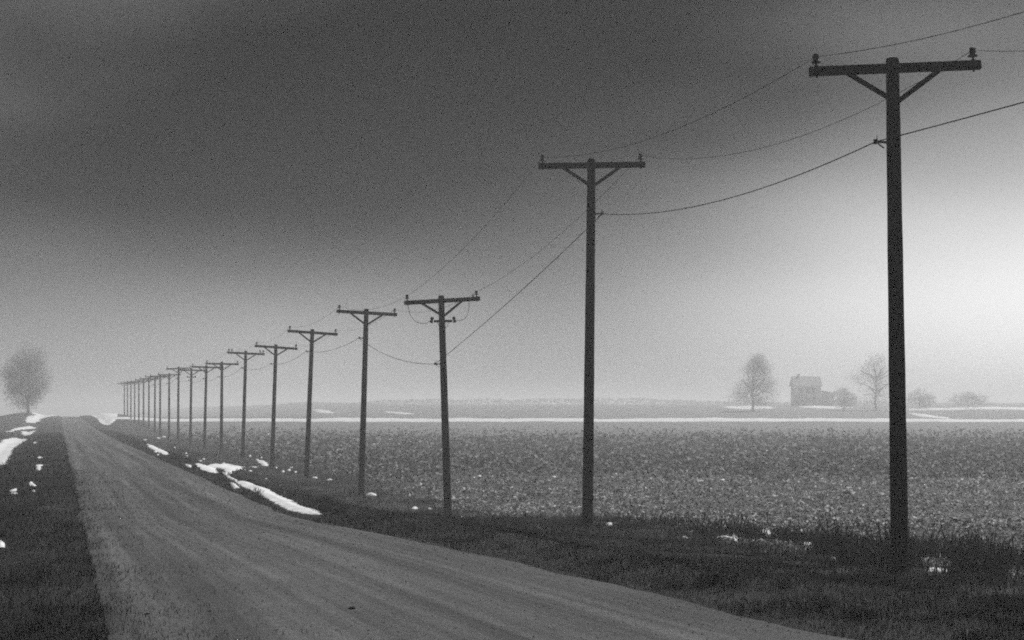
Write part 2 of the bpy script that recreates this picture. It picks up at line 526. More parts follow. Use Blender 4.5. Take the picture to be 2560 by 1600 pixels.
def mesh_shaft():
    m = MB()
    prof = []
    for k in range(15):
        t = k / 14
        prof.append((0.138 - 0.036 * t + 0.0025 * math.sin(k * 2.3), t))
    prof[-1] = (0.100, 0.995); prof.append((0.088, 1.0))
    m.lathe(prof, n=18)
    return m.mesh('pole_shaft', True)
def mesh_arm(L=ARM):
    m = MB(); m.box((0, 0, 0), (L, 0.10, 0.138), bev=0.008)
    for x in (-0.66, 0.66):
        m.lathe([(0.016, -0.012), (0.016, 0.012)], (x, -0.055, -0.02), 8, Matrix.Rotation(R(90), 3, 'X'))
    return m.mesh('crossarm')
def mesh_pin():
    m = MB()
    m.lathe([(0.004, -0.105), (0.016, -0.098), (0.018, -0.07), (0.014, -0.069), (0.014, 0.06), (0.034, 0.072), (0.036, 0.084), (0.016, 0.09), (0.016, 0.14)], n=10)
    return m.mesh('insulator_pin', True)
def mesh_bell():
    m = MB()
    m.lathe([(0.03, 0.125), (0.066, 0.128), (0.074, 0.140), (0.068, 0.156), (0.046, 0.168), (0.040, 0.18), (0.042, 0.192), (0.050, 0.198),
             (0.052, 0.222), (0.040, 0.23), (0.040, 0.238), (0.050, 0.244), (0.048, 0.262), (0.034, 0.27)], n=14)
    return m.mesh('insulator', True)
def mesh_brace(side):
    m = MB()
    a, b = Vector((side * 0.70, -0.075, -0.035)), Vector((side * 0.03, -0.125, -0.50))
    d = b - a
    M = d.to_track_quat('X', 'Z').to_matrix()
    m.box((a + b) / 2, (d.length, 0.012, 0.078), M)
    m.lathe([(0.014, -0.02), (0.014, 0.02)], a, 8, Matrix.Rotation(R(90), 3, 'X'))
    m.lathe([(0.014, -0.02), (0.014, 0.02)], b + Vector((-side * .03, 0, .02)), 8, Matrix.Rotation(R(90), 3, 'X'))
    return m.mesh('brace')
def mesh_bracket():
    m = MB()
    m.tube([(0.02, 0, -0.015), (0.15, -0.02, 0.0), (0.205, -0.03, 0.02)], 0.02, 8)
    m.tube([(0.08, 0, -0.10), (0.15, -0.015, -0.045), (0.185, -0.02, 0.0)], 0.012, 6)
    m.lathe([(0.02, -0.035), (0.034, -0.03), (0.022, 0.0), (0.034, 0.03), (0.02, 0.04)], (0.205, -0.03, 0.0), 10)
    m.tube([(0.175, -0.03, 0.03), (0.18, -0.03, 0.10)], 0.007, 5)
    m.lathe([(0.02, -0.125), (0.026, -0.12), (0.026, -0.105), (0.012, -0.104), (0.012, 0.06)], (-0.02, 0, 0.02), 8, Matrix.Rotation(R(90), 3, 'Y'))
    return m.mesh('cable_bracket')
def mesh_lower_arm():
    m = MB(); m.box((0, 0, 0), (0.62, 0.07, 0.08), bev=0.006)
    return m.mesh('lower_crosspiece')
def mesh_spool():
    m = MB()
    m.lathe([(0.012, -0.10), (0.05, -0.09), (0.06, -0.06), (0.045, -0.03), (0.045, 0.02), (0.062, 0.05), (0.058, 0.09), (0.02, 0.105)], n=12)
    return m.mesh('spool_insulator', True)
PM = dict(shaft=mesh_shaft(), arm=mesh_arm(), pin=mesh_pin(), bell=mesh_bell(), bl=mesh_brace(-1), br=mesh_brace(1), brk=mesh_bracket(),
          low=mesh_lower_arm(), spool=mesh_spool())

poles = []
PROT = random.Random(5)
for n in range(POLE_N):
    Y = 22.9 * (0.476 + 0.288 * n) / 0.476
    if n in base_px:
        b = at_depth(*base_px[n], Y); t = at_depth(*top_px[n], Y)
    else:
        px = 150 + 1000 / (0.476 + 0.288 * n)
        b = at_depth(px, 1080, Y); t = at_depth(px + 0.5, far_top[n], Y)
    gz = float(ground_z(b.x, b.y))
    b.z = gz
    axis = (t - b); H = axis.length
    yaw = 0.0 if n < 2 else R(16.6)
    roll = R(0.4 * PROT.uniform(-1, 1))
    if n in arm_px:
        (lx, ly), (rx, ry) = arm_px[n]
        hd = ARM / 2 * math.sin(yaw)
        pl, pr = at_depth(lx, ly, Y - hd - 0.12), at_depth(rx, ry, Y + hd - 0.12)
        roll = math.atan2(pr.z - pl.z, ARM * math.cos(yaw))
    root = empty('utility_pole', b)
    root.rotation_euler = axis.to_track_quat('Z', 'Y').to_euler()
    root.rotation_euler = Vector((0, 0, 1)).rotation_difference(axis.normalized()).to_euler()
    lab = POLE_LABEL.get(n)
    if lab is None:
        tone = 'dark grey' if n < 9 else 'grey' if n < 12 else 'pale grey'
        lab = f'{ORD[n]} pole counted from the nearest, {tone} in the fog beside the road'
    tag(root, lab, 'utility pole', 'wooden utility poles in a row along the road')
    sh = link('pole_shaft', PM['shaft'], M_WOOD, root)
    sh.location = (0, 0, -0.5); sh.scale = (1, 1, H + 0.5)
    sh.rotation_euler = (0, 0, PROT.uniform(0, 6))
    HA = H - 0.185
    A = Matrix.Translation((0, 0, HA)) @ Matrix.Rotation(yaw, 4, 'Z') @ Matrix.Rotation(-roll, 4, 'Y')
    A0 = A @ Matrix.Translation((0, -0.145, 0))
    arm = link('crossarm', PM['arm'], M_ARM, root); arm.matrix_local = A0
    for k in ('bl', 'br'):
        link('brace', PM[k], M_IRON, root).matrix_local = A
    ends = []
    xs = [-1.19, 1.19] + ([-0.98, 0.98] if n == 6 else []) + ([1.07] if n == 2 else [])
    for x in xs:
        k = 0.55 if (n == 2 and x == 1.07) else 1.0
        Mi = A0 @ Matrix.Translation((x, 0, 0)) @ Matrix.Scale(k, 4)
        ins = link('insulator', PM['bell'], M_PORC, root); ins.matrix_local = Mi
        pin = link('insulator_pin', PM['pin'], M_IRON, ins)
        if abs(x) == 1.19: ends.append(Mi @ Vector((0, 0, 0.225)))
    bd, side = BRACKET.get(n, (1.0, -1))
    if n < 14:
        brk = link('cable_bracket', PM['brk'], M_IRON, root)
        brk.matrix_local = Matrix.Translation((side * 0.075, -0.03, HA - bd)) @ Matrix.Rotation(0 if side > 0 else math.pi, 4, 'Z')
    cab = Vector((side * 0.28, 0.0, HA - bd + 0.0))
    if n in (2, 9):
        lo = Matrix.Translation((0, 0, HA - 0.68)) @ Matrix.Rotation(yaw, 4, 'Z')
        link('lower_crosspiece', PM['low'], M_ARM, root).matrix_local = lo @ Matrix.Translation((0, -0.15, 0))
        for sd in (-1, 1):
            sp = link('spool_insulator', PM['spool'], M_PORC, root)
            sp.matrix_local = lo @ Matrix.Translation((sd * 0.385, -0.15, 0.04)) @ Matrix.Rotation(R(-12 * sd), 4, 'Y')
        if n == 2:
            for sd in (-1, 1):
                x0 = -1.17 if sd < 0 else 0.92
                p0 = A0 @ Vector((x0, 0, -0.05)); p3 = lo @ Vector((sd * 0.42, -0.15, 0.03))
                p1 = p0 + Vector((0.0 if sd < 0 else -0.02, 0, -0.62)); p2 = p3 + Vector((sd * 0.30, 0, -0.22 if sd < 0 else -0.06))
                pts = []
                for q in range(17):
                    w = q / 16
                    pts.append(p0 * (1 - w) ** 3 + p1 * 3 * w * (1 - w) ** 2 + p2 * 3 * w * w * (1 - w) + p3 * w ** 3)
                mb = MB(); mb.tube(pts, 0.009, 5)
                link('jumper_wire', mb.mesh('jumper_wire', True), M_WIRE, root)
            for sd in (-1, 1):
                p0 = lo @ Vector((sd * 0.2, -0.15, -0.02)); mb = MB()
                mb.tube([p0, p0 + Vector((-sd * 0.05, 0, -0.14)), p0 + Vector((-sd * 0.14, 0, -0.22))], 0.008, 5)
                link('jumper_wire', mb.mesh('jumper_wire', True), M_WIRE, root)
    Mr = Matrix.Translation(b) @ root.rotation_euler.to_matrix().to_4x4()
    poles.append(dict(root=root, b=b, H=H, L=Mr @ ends[0], Rr=Mr @ ends[1], cab=Mr @ cab))

# conductors: each strand runs the whole line, sagging between poles; the near end goes on to the next pole out of the picture
def strand(key, near, sags, rad, name, label):
    m = MB()
    pts = []
    stops = [near] + [p[key] for p in poles]
    for k in range(len(stops) - 1):
        a, b2 = stops[k], stops[k + 1]
        sag = sags.get(k, sags['d'])
        N = 20 if k < 6 else 8
        for q in range(N):
            w = q / N
            p = a.lerp(b2, w); p.z -= 4 * sag * w * (1 - w)
            pts.append(p)
    pts.append(stops[-1])
    m.tube(pts, rad, 5)
    tag(link(name, m.mesh(name, True), M_WIRE), label, 'wire', 'overhead wires strung along the poles')
dP = poles[0]['b'] - poles[1]['b']
P0 = Vector((9.9, 9.05, 0.0))
strand('L', P0 + Vector((-1.15, -0.35, 7.4)), {0: 0.55, 1: 0.42, 'd': 0.3}, 0.0052, 'overhead_wire', 'thin wire tied to the left-end insulators of the crossarms')
strand('Rr', P0 + Vector((1.15, 0.35, 7.4)), {0: 0.78, 1: 0.62, 'd': 0.35}, 0.0052, 'overhead_wire', 'thin wire tied to the right-end insulators of the crossarms')
strand('cab', P0 + Vector((-0.28, 0, 6.2)), {0: 0.06, 1: 0.35, 2: 0.12, 3: 0.3, 'd': 0.25}, 0.0095, 'overhead_cable', 'thicker cable held by brackets on the poles below the crossarms')

# ------------------------------------------------------------------ snow
SNOW = []
def snow_patch(poly_px, label, H=0.035, edge=0.35, name='snow_patch', world=False, jag=0.5, link_it=True, group='snow patches left on the verges'):
    P = np.array([on_ground(*p) for p in poly_px]) if not world else np.array(poly_px, dtype=float)
    SNOW.append(P)
    c = P.mean(0)
    D = P - c
    # denser outline for the principal axes
    _, _, Vt = np.linalg.svd(np.concatenate([D + (np.roll(D, -1, 0) - D) * w for w in (0, .25, .5, .75)]), full_matrices=False)
    Q = D @ Vt.T
    lo, hi = Q.min(0), Q.max(0)
    ext = hi - lo
    cell = max(min(ext[1] / 26, 0.3), math.sqrt((ext[0] + 1) * (ext[1] + 1) / 26000), 0.02)
    m = max(cell * 4, ext[1] * 0.15)
    gx = np.arange(lo[0] - m, hi[0] + m, cell); gy = np.arange(lo[1] - m, hi[1] + m, cell)
    GX, GY = np.meshgrid(gx, gy)
    p = np.stack([GX.ravel(), GY.ravel()], -1)
    inside = np.zeros(len(p), bool); dist = np.full(len(p), 1e9)
    for k in range(len(Q)):
        a, b2 = Q[k], Q[(k + 1) % len(Q)]
        ab = b2 - a
        w = np.clip(((p - a) @ ab) / (ab @ ab + 1e-12), 0, 1)
        dist = np.minimum(dist, np.linalg.norm(p - (a + w[:, None] * ab), axis=1))
        cond = (a[1] > p[:, 1]) != (b2[1] > p[:, 1])
        xint = a[0] + (p[:, 1] - a[1]) / (b2[1] - a[1] + 1e-12) * (b2[0] - a[0])
        inside ^= cond & (p[:, 0] < xint)
    sd = np.where(inside, dist, -dist)
    wv = p @ Vt + c
    sc = max(min(ext[1], 2.0), 0.15)
    sd = sd + jag * sc * 0.55 * (fbm(wv[:, 0] * 1.6 / sc, wv[:, 1] * 1.6 / sc, 71, 4) - 0.5) + min(sc, 1.0) * 0.30 * (fbm(wv[:, 0] * 5 / sc, wv[:, 1] * 5 / sc, 73, 3) - 0.52)
    ew = min(edge, sc * 0.4)
    h = H * sstep(-0.02, ew, sd) * (0.8 + 0.4 * fbm(wv[:, 0] * 3, wv[:, 1] * 3, 77)) + np.where(sd < 0, np.maximum(sd * 0.6, -0.08), 0)
    z = ground_z(wv[:, 0], wv[:, 1]) + h + 0.012
    ny, nx = GX.shape
    idx = np.arange(nx * ny).reshape(ny, nx)
    q = np.stack([idx[:-1, :-1], idx[:-1, 1:], idx[1:, 1:], idx[1:, :-1]], -1).reshape(-1, 4)
    q = q[(sd[q].max(1) > 0)]
    used = np.unique(q); rm = np.full(nx * ny, -1); rm[used] = np.arange(len(used))
    vv = np.column_stack([wv, z])[used]
    if not link_it: return vv, rm[q]
    if len(q) == 0: return None
    if np.linalg.det(Vt) < 0: q = q[:, ::-1]
    o = link(name, np_mesh(name, vv - np.array([c[0], c[1], 0]), [rm[q]], smooth=True), M_SNOW)
    o.location = (c[0], c[1], 0)
    tag(o, label, 'snow patch', group)
    return o

Z3 = lambda pts: [(x / 3.457, 820 + y / 3.457) for x, y in pts]
Z8 = lambda pts: [(x / 1.8615, 1100 + y / 1.8615) for x, y in pts]
Z7 = lambda pts: [(1300 + x / 1.9206, 1100 + y / 1.9206) for x, y in pts]
Z5 = lambda pts: [(560 + x / 3.457, 720 + y / 3.457) for x, y in pts]
Z6 = lambda pts: [(1700 + x / 2.814, 800 + y / 2.814) for x, y in pts]
def blob(cx, cy, w, h):
    h = max(h, 2.4); w = w * 1.1
    return [(cx + w * .5 * math.cos(a) * random.uniform(.75, 1.15), cy + h * .5 * math.sin(a) * random.uniform(.75, 1.15)) for a in np.linspace(0, 2 * math.pi, 9)[:-1]]

snow_patch(Z3([(1255, 1000), (1330, 1018), (1400, 1055), (1455, 1090), (1420, 1094), (1350, 1065), (1290, 1030)]), 'thin snow streak in the ditch, farther up than the forked snow patch')
snow_patch(Z3([(1685, 1176), (1800, 1186), (1900, 1178), (2000, 1188), (2115, 1203), (2060, 1222), (2000, 1245), (1960, 1278), (1932, 1262), (1948, 1222), (1860, 1212), (1878, 1257), (1800, 1247), (1740, 1217)]), 'large forked snow patch where the ditch meets the pole verge', jag=0.15, H=0.04)
snow_patch(Z3([(1600, 1178), (1655, 1193), (1645, 1206), (1610, 1192)]), 'small snow scrap just left of the forked snow patch')
snow_patch(Z3([(2215, 1133), (2265, 1148), (2325, 1190), (2280, 1192), (2240, 1168)]), 'small snow wedge beside the foot of the sixth pole')
snow_patch(Z3([(1988, 1340), (2032, 1352), (2068, 1387), (2020, 1388)]), 'small snow scrap between the road edge and the long snow strip')
snow_patch(Z8([(1108, 193), (1180, 207), (1250, 232), (1330, 273), (1400, 308), (1487, 334), (1489, 349), (1420, 343), (1350, 327), (1290, 298), (1230, 263), (1160, 228), (1105, 202)]), 'long white snow strip in the ditch right of the road', jag=0.3)
snow_patch(Z3([(1950, 1278), (2000, 1296), (2050, 1322), (2040, 1330), (1985, 1305)]), 'narrow snow link between the forked patch and the long strip')
snow_patch(Z3([(-110, 1010), (0, 995), (40, 963), (130, 953), (235, 963), (150, 1017), (100, 1062), (70, 1130), (40, 1182), (-20, 1190), (-120, 1180)]), 'big white snow bed in the left ditch at the photo edge')
snow_patch(Z3([(190, 893), (310, 886), (250, 927), (205, 930)]), 'snow patch in the left ditch just beyond the big snow bed')
snow_patch(Z3([(230, 770), (330, 753), (420, 743), (485, 760), (360, 784), (330, 812), (225, 815)]), 'snow sheet on the left bank below the foggy round tree')
snow_patch(Z3([(290, 700), (400, 688), (475, 702), (400, 738), (275, 745)]), 'topmost pale snow sheet at the foot of the foggy round tree')
snow_patch(Z3([(40, 900), (140, 865), (260, 850), (310, 862), (220, 872), (120, 888)]), 'faint grey-white snow streak beyond the left ditch', H=0.04)
for poly, lab in (([(285, 992), (300, 984), (320, 990), (314, 997), (292, 998)], 'highest of the little snow scraps on the left verge'),
                  ([(325, 1126), (338, 1112), (345, 1116), (364, 1122), (352, 1131), (338, 1129)], 'snow scrap on the left verge, under the highest one'),
                  ([(312, 1186), (345, 1184), (374, 1186), (350, 1197), (352, 1222), (336, 1234), (312, 1218), (322, 1203)], 'double snow scrap midway up the left verge'),
                  ([(250, 1338), (276, 1334), (290, 1350), (313, 1362), (300, 1372), (262, 1367), (254, 1352)], 'rounded snow scrap low on the left verge near the road'),
                  ([(76, 1410), (104, 1402), (144, 1389), (138, 1402), (126, 1417), (92, 1417)], 'flat snow scrap low on the left verge near the photo edge'),
                  ([(274, 1410), (290, 1401), (306, 1409), (292, 1419)], 'smallest snow scrap, just under the rounded one on the left verge'),
                  ([(82, 1432), (120, 1424), (156, 1430), (120, 1437)], 'sliver of snow directly under the flat scrap on the left verge')):
    snow_patch(Z3(poly), lab, H=0.02, jag=0.35)
snow_patch(blob(0, 1364, 26, 16), 'nearest snow scrap on the left verge, cut by the photo edge', H=0.05)
snow_patch(Z3([(705, 715), (760, 690), (830, 700), (862, 733), (1018, 745), (1000, 792), (950, 837), (880, 827), (830, 772), (760, 737)]), 'bright snowbank on the right of the road at its far crest', jag=0.55)
snow_patch(blob(927, 1237, 27, 7), 'small white snow patch at the foot of the fourth pole', H=0.05)
snow_patch(Z7([(1952, 622), (1985, 616), (2010, 626), (2075, 628), (2085, 635), (2000, 636), (1960, 633)]), 'white snow patch right of the biggest pole\'s foot', H=0.04, jag=0.1)
snow_patch(Z7([(940, 474), (990, 475), (1045, 486), (1035, 491), (985, 485), (945, 480)]), 'long thin snow sliver midway between the two nearest poles', H=0.06, jag=0.3)
snow_patch(Z7([(1140, 445), (1180, 444), (1210, 453), (1190, 461), (1160, 455)]), 'short snow patch under the dark weeds between the two nearest poles', H=0.06, jag=0.3)
snow_patch(Z7(blob(428, 408, 36, 7)), 'tiny snow patch just right of the second pole', H=0.04)

# snow drift lying along the far field ditch
xs = np.linspace(-74, 330, 520)
prof = [(-5.5, -0.1), (-3.5, 0.16), (-1.5, 0.36), (0.5, 0.43), (2.5, 0.34), (5, 0.15), (8, -0.1)]
vv = []
for x in xs:
    y0 = 276 + 1.5 * (fbm(x * 0.05, 1.0, 81) - 0.5) - 0.012 * (x - 30)
    k = (0.55 + 0.9 * fbm(x * 0.11, 3.0, 83)) * min(1, (x + 75) / 10)
    for dy, h in prof:
        yy = y0 + dy * (0.8 + 0.5 * fbm(x * 0.2, dy, 87))
        vv.append((x, yy, float(ground_z(x, yy)) + (h * k if h > 0 else h) + 0.02))
np_ = len(prof); ii = np.arange(len(xs) * np_).reshape(len(xs), np_)
q = np.stack([ii[:-1, :-1], ii[1:, :-1], ii[1:, 1:], ii[:-1, 1:]], -1).reshape(-1, 4)
tag(link('snow_drift', np_mesh('snow_drift', vv, [q], smooth=True), M_SNOW), 'straight white snowdrift running across the whole far field', 'snow drift')
for (poly, lab) in ((Z6([(290, 612), (400, 608), (480, 604), (640, 611), (660, 622), (480, 628), (380, 624)]), 'thin far snow streak below the pointed foggy tree'),
                    (Z6([(830, 610), (960, 605), (1120, 611), (1230, 617), (1100, 623), (930, 620)]), 'thin far snow streak in front of the foggy farmhouse'),
                    (Z6([(1590, 628), (1900, 620), (2200, 612), (2440, 616), (2560, 622), (2560, 640), (2250, 628), (1900, 633), (1620, 636)]), 'long far snow streak right of the biggest pole'),
                    (Z5([(760, 1048), (900, 1060), (960, 1080), (880, 1084), (800, 1068)]), 'faint far snow streak behind the fifth pole'),
                    (Z5([(1380, 1068), (1500, 1073), (1640, 1088), (1560, 1092), (1420, 1080)]), 'faint far snow streak right of the fourth pole'),
                    (Z6([(1600, 655), (1750, 668), (1900, 690), (1880, 697), (1700, 680)]), 'slanting far snow streak above the drift at right')):
    snow_patch(poly, lab, H=0.12, edge=1.5, jag=0.2, group='far snow streaks on the hillside')

# snow flecks too many to count, all over the field
VV, QQ, nv = [], [], 0
specks = [Z5(blob(*b)) for b in ((985, 1403, 34, 14), (1515, 1415, 30, 12), (1435, 1395, 18, 8), (1270, 1405, 14, 7), (2400, 1428, 30, 8), (2165, 1448, 18, 8), (2300, 1447, 22, 9))]
specks += [Z6(blob(*b)) for b in ((295, 973, 38, 14), (440, 988, 26, 14), (848, 986, 26, 9), (305, 1128, 34, 13), (150, 1135, 60, 5), (2135, 1098, 34, 13), (1690, 1215, 24, 8), (270, 1010, 20, 7), (1148, 1058, 22, 6))]
specks += [Z7(blob(*b)) for b in ((790, 473, 30, 6), (1385, 505, 44, 7), (1570, 542, 40, 5), (165, 178, 20, 8), (635, 190, 16, 6), (2180, 629, 40, 4))]
specks += [Z8(blob(*b)) for b in ((1930, 318, 30, 8), (2000, 322, 16, 7), (1318, 148, 12, 8), (1345, 142, 16, 6), (1375, 150, 12, 6), (1440, 116, 18, 7), (1465, 177, 22, 6), (1535, 186, 26, 6), (2150, 362, 30, 8), (1180, 127, 40, 5))]
fr = random.Random(3)
for k in range(70):
    specks.append(blob(fr.uniform(640, 2540), fr.uniform(1110, 1215), fr.uniform(3, 9), 1))
for k in range(26):
    specks.append(blob(fr.uniform(360, 760), fr.uniform(1085, 1190), fr.uniform(4, 10), fr.uniform(1.5, 3)))
for sp in specks:
    try:
        r = snow_patch(sp, '', H=0.035, jag=0.5, link_it=False)
    except Exception:
        continue
    if r is None or len(r[1]) == 0: continue
    VV.append(r[0]); QQ.append(r[1] + nv); nv += len(r[0])
tag(link('snow_flecks', np_mesh('snow_flecks', np.concatenate(VV), [np.concatenate(QQ)], smooth=True), M_SNOW), 'scattered little flecks of old snow over the field', kind='stuff')

# ------------------------------------------------------------------ grass, stubble, weeds
def bare(x, y):                                  # True where no snow lies
    k = np.ones(len(x), bool)
    for P in SNOW:
        lo, hi = P.min(0), P.max(0)
        idx = np.nonzero((x > lo[0]) & (x < hi[0]) & (y > lo[1]) & (y < hi[1]))[0]
        if len(idx) == 0: continue
        ins = np.zeros(len(idx), bool); px, py = x[idx], y[idx]
        for i in range(len(P)):
            a, b2 = P[i], P[(i + 1) % len(P)]
            ins ^= ((a[1] > py) != (b2[1] > py)) & (px < a[0] + (py - a[1]) / (b2[1] - a[1] + 1e-12) * (b2[0] - a[0]))
        k[idx[ins]] = rng.uniform(0, 1, int(ins.sum())) < 0.10
    return k
def clear(x, y):                                 # nor within a melt ring on its near side
    return bare(x, y) & bare(x * 1.012, y * 1.012) & bare(x * 1.025, y * 1.025) & bare(x * 1.04, y * 1.04)

def blades(x, y, z, hgt, wid, lean, name, label, mat, tint, seg=2, droop=1.0):
    n = len(x)
    az = rng.uniform(0, 2 * math.pi, n); fa = rng.uniform(0, 2 * math.pi, n)
    ld = lean * rng.uniform(0.2, 1.0, n)
    ux, uy = np.cos(az), np.sin(az)
    wx, wy = np.cos(fa) * wid / 2, np.sin(fa) * wid / 2
    m = 0.55
    mx, my, mz = x + ux * ld * hgt * 0.35, y + uy * ld * hgt * 0.35, z + hgt * m
    tx, ty, tz = x + ux * ld * hgt * droop, y + uy * ld * hgt * droop, z + hgt * np.sqrt(np.clip(1 - 0.6 * (ld * droop) ** 2, 0.1, 1))
    V = np.empty((n, 5, 3), dtype=np.float32)
    zb = z - 0.04
    V[:, 0] = np.stack([x - wx, y - wy, zb], -1); V[:, 1] = np.stack([x + wx, y + wy, zb], -1)
    V[:, 2] = np.stack([mx - wx * .8, my - wy * .8, mz], -1); V[:, 3] = np.stack([mx + wx * .8, my + wy * .8, mz], -1)
    V[:, 4] = np.stack([tx, ty, tz], -1)
    b = (np.arange(n) * 5)[:, None]
    q = b + np.array([[0, 1, 3, 2]]); t = b + np.array([[2, 3, 4]])
    me = np_mesh(name, V.reshape(-1, 3), [q, t], tint=np.repeat(tint, 5))
    return tag(link(name, me, mat), label, kind='stuff')

def pick_band(n, s0, s1, power):                 # more and finer near, fewer far
    a = rng.uniform(0, 1, n)
    p = 1 - power
    return (s0 ** p + a * (s1 ** p - s0 ** p)) ** (1 / p)

# right verge
n = 230000
s = pick_band(n, 9, 190, 1.75)
e = road_right(s)
top = 13.6 + 0.02 * np.clip(s - 20, 0, 60) + 4 * sstep(60, 90, s)
u = e - 0.12 + (top - e) * rng.uniform(0, 1, n) ** 1.05
extra = rng.uniform(0, 1, n) < np.clip((26 - s) / 30, 0, 0.45)
u = np.where(extra, e + rng.uniform(0, 22, n), u)
x, y = to_xy(s, u)
_, fld, _ = cover_of(x, y)
keep = (y > 7) & (rng.uniform(0, 1, n) > fld * 0.9) & clear(x, y)
clump = fbm(x * 1.1, y * 1.1, 91)
keep &= rng.uniform(0, 1, n) < np.clip(0.3 + 1.6 * (clump - 0.25), 0.15, 1)
x, y, u, s, e, clump = (q[keep] for q in (x, y, u, s, e, clump))
z = ground_z(x, y)
edge = sstep(0.1, 1.6, u - e)
dry = sstep(0.52, 0.70, 0.6 * fbm(x * 0.55, y * 0.55, 95) + 0.4 * fbm(x * 2.2, y * 2.2, 96))
hgt = (0.035 + 0.10 * clump * (0.35 + 0.65 * edge)) * rng.uniform(0.6, 1.5, len(x)) * (1 + 0.5 * dry)
sc = np.clip(y / 22, 0.8, 6) ** 0.8
tint = np.clip(0.01 + 0.05 * sstep(24, 40, s) + 0.09 * rng.uniform(0, 1, len(x)) ** 2 + 0.9 * dry * rng.uniform(0, 1, len(x)), 0, 1)
blades(x, y, z, hgt * (0.7 + 0.3 * sc), 0.007 * sc * rng.uniform(.7, 1.6, len(x)), 1.1, 'verge_grass', 'dark matted dead grass on the verge right of the road', M_GRASS, tint)

# tussocks of pale bleached grass standing out of the mat
tr_ = np.random.default_rng(31)
m_ = 150
ts = 9 + 34 * tr_.uniform(0, 1, m_) ** 1.5
te = road_right(ts)
tu = np.where(tr_.uniform(0, 1, m_) < .55, te + 0.35 + np.abs(tr_.normal(0, .8, m_)), te + tr_.uniform(.4, 7.5, m_))
left_ = tr_.uniform(0, 1, m_) < .25
tu = np.where(left_, -0.5 - tr_.exponential(1.8, m_), tu)
pick = tr_.integers(0, m_, 17000)
tz = tr_.uniform(0.10, 0.32, m_)[pick]
rad = (tr_.uniform(0.06, 0.28, m_))[pick]
x, y = to_xy(ts[pick] + tr_.normal(0, 1, 17000) * rad, tu[pick] + tr_.normal(0, 1, 17000) * rad)
q = clear(x, y) & (tu[pick] + 0 * x < road_right(ts[pick]) + 7.6)
x, y, pick, tz = x[q], y[q], pick[q], tz[q]
blades(x, y, ground_z(x, y), tz * tr_.uniform(.5, 1.2, len(x)), 0.009 * np.clip(y / 20, .9, 3), 1.25, 'grass_tussocks', 'pale bleached grass tussocks dotted along both road verges', M_GRASS,
       np.clip(tr_.uniform(0.15, 0.75, m_)[pick] * tr_.uniform(.4, 1.2, len(x)), 0, 1))

# left verge
n = 150000
s = pick_band(n, 8, 170, 1.75)
u = 0.15 - 9.5 * rng.uniform(0, 1, n) ** 1.2 - 0.25 * np.abs(rng.normal(0, 1, n)) * 0
x, y = to_xy(s, u)
clump = fbm(x * 1.1, y * 1.1, 191)
keep = (y > 7) & clear(x, y) & (rng.uniform(0, 1, n) < np.clip(0.3 + 1.6 * (clump - 0.25), 0.15, 1))
x, y, u, s, clump = (q[keep] for q in (x, y, u, s, clump))
z = ground_z(x, y)
edge = sstep(0.0, 1.0, -u)
dry = sstep(0.50, 0.70, 0.6 * fbm(x * 0.7, y * 0.7, 195) + 0.4 * fbm(x * 2.5, y * 2.5, 196)) * edge
hgt = (0.04 + 0.14 * clump * (0.3 + 0.7 * edge)) * rng.uniform(0.6, 1.5, len(x))
sc = np.clip(y / 22, 0.8, 6) ** 0.8
tint = np.clip(0.01 + 0.08 * rng.uniform(0, 1, len(x)) ** 2 + 0.6 * dry * rng.uniform(0, 1, len(x)), 0, 1)
blades(x, y, z, hgt * (0.7 + 0.3 * sc), 0.007 * sc * rng.uniform(.7, 1.6, len(x)), 1.1, 'verge_grass', 'dark matted dead grass on the verge left of the road', M_GRASS, tint)

# grass creeping into the left road edge
n = 7000
s = pick_band(n, 9, 60, 1.7)
u = np.abs(rng.normal(0, 0.42, n)) * (0.1 + 1.8 * sstep(0.3, 0.75, fbm(s * 1.5, s * 0, 197)))
x, y = to_xy(s, u)
blades(x, y, road_z(x, y), 0.03 + 0.04 * rng.uniform(0, 1, n), 0.008 * np.clip(y / 22, .8, 3), 1.4, 'edge_grass', 'sparse grass creeping over the left road edge', M_GRASS, 0.3 * rng.uniform(0, 1, n))

# stubble residue: crumpled pale leaves and broken stalks
def residue(x, y, z, size, tint, name, label, mat, up=0.5):
    n = len(x)
    a = rng.normal(size=(n, 3)); a[:, 2] *= up; a /= np.linalg.norm(a, axis=1)[:, None]
    b = rng.normal(size=(n, 3)); b -= (b * a).sum(1)[:, None] * a; b /= np.linalg.norm(b, axis=1)[:, None]
    c = np.cross(a, b)
    L = size[:, None]; W = L * rng.uniform(0.2, 0.7, n)[:, None]
    o = np.stack([x, y, z + 0.3 * size * rng.uniform(0.1, 1.6, n)], -1)
    V = np.empty((n, 5, 3), dtype=np.float32)
    V[:, 0] = o - a * L / 2; V[:, 1] = o + b * W / 2 + c * W * 0.4; V[:, 2] = o - b * W / 2 + c * W * 0.3
    V[:, 3] = o + a * L / 2 + c * W * 0.5; V[:, 4] = o + a * L * 0.1 - c * W * 0.3
    k = (np.arange(n) * 5)[:, None]
    t = np.concatenate([k + np.array([[0, 1, 4]]), k + np.array([[0, 4, 2]]), k + np.array([[1, 3, 4]]), k + np.array([[4, 3, 2]])])
    return tag(link(name, np_mesh(name, V.reshape(-1, 3), [t], tint=np.repeat(tint, 5)), mat), label, kind='stuff')
n = 520000
y = pick_band(n, 20, 90, 1.6)
x = y * rng.uniform(-0.33, 0.52, n)
cov, fld, band = cover_of(x, y)
cl = 0.6 * fbm(x * 0.8, y * 0.8, 101) + 0.4 * fbm(x * 0.09, y * 0.45, 103)
cl = 0.5 + (cl - 0.5) * 1.7
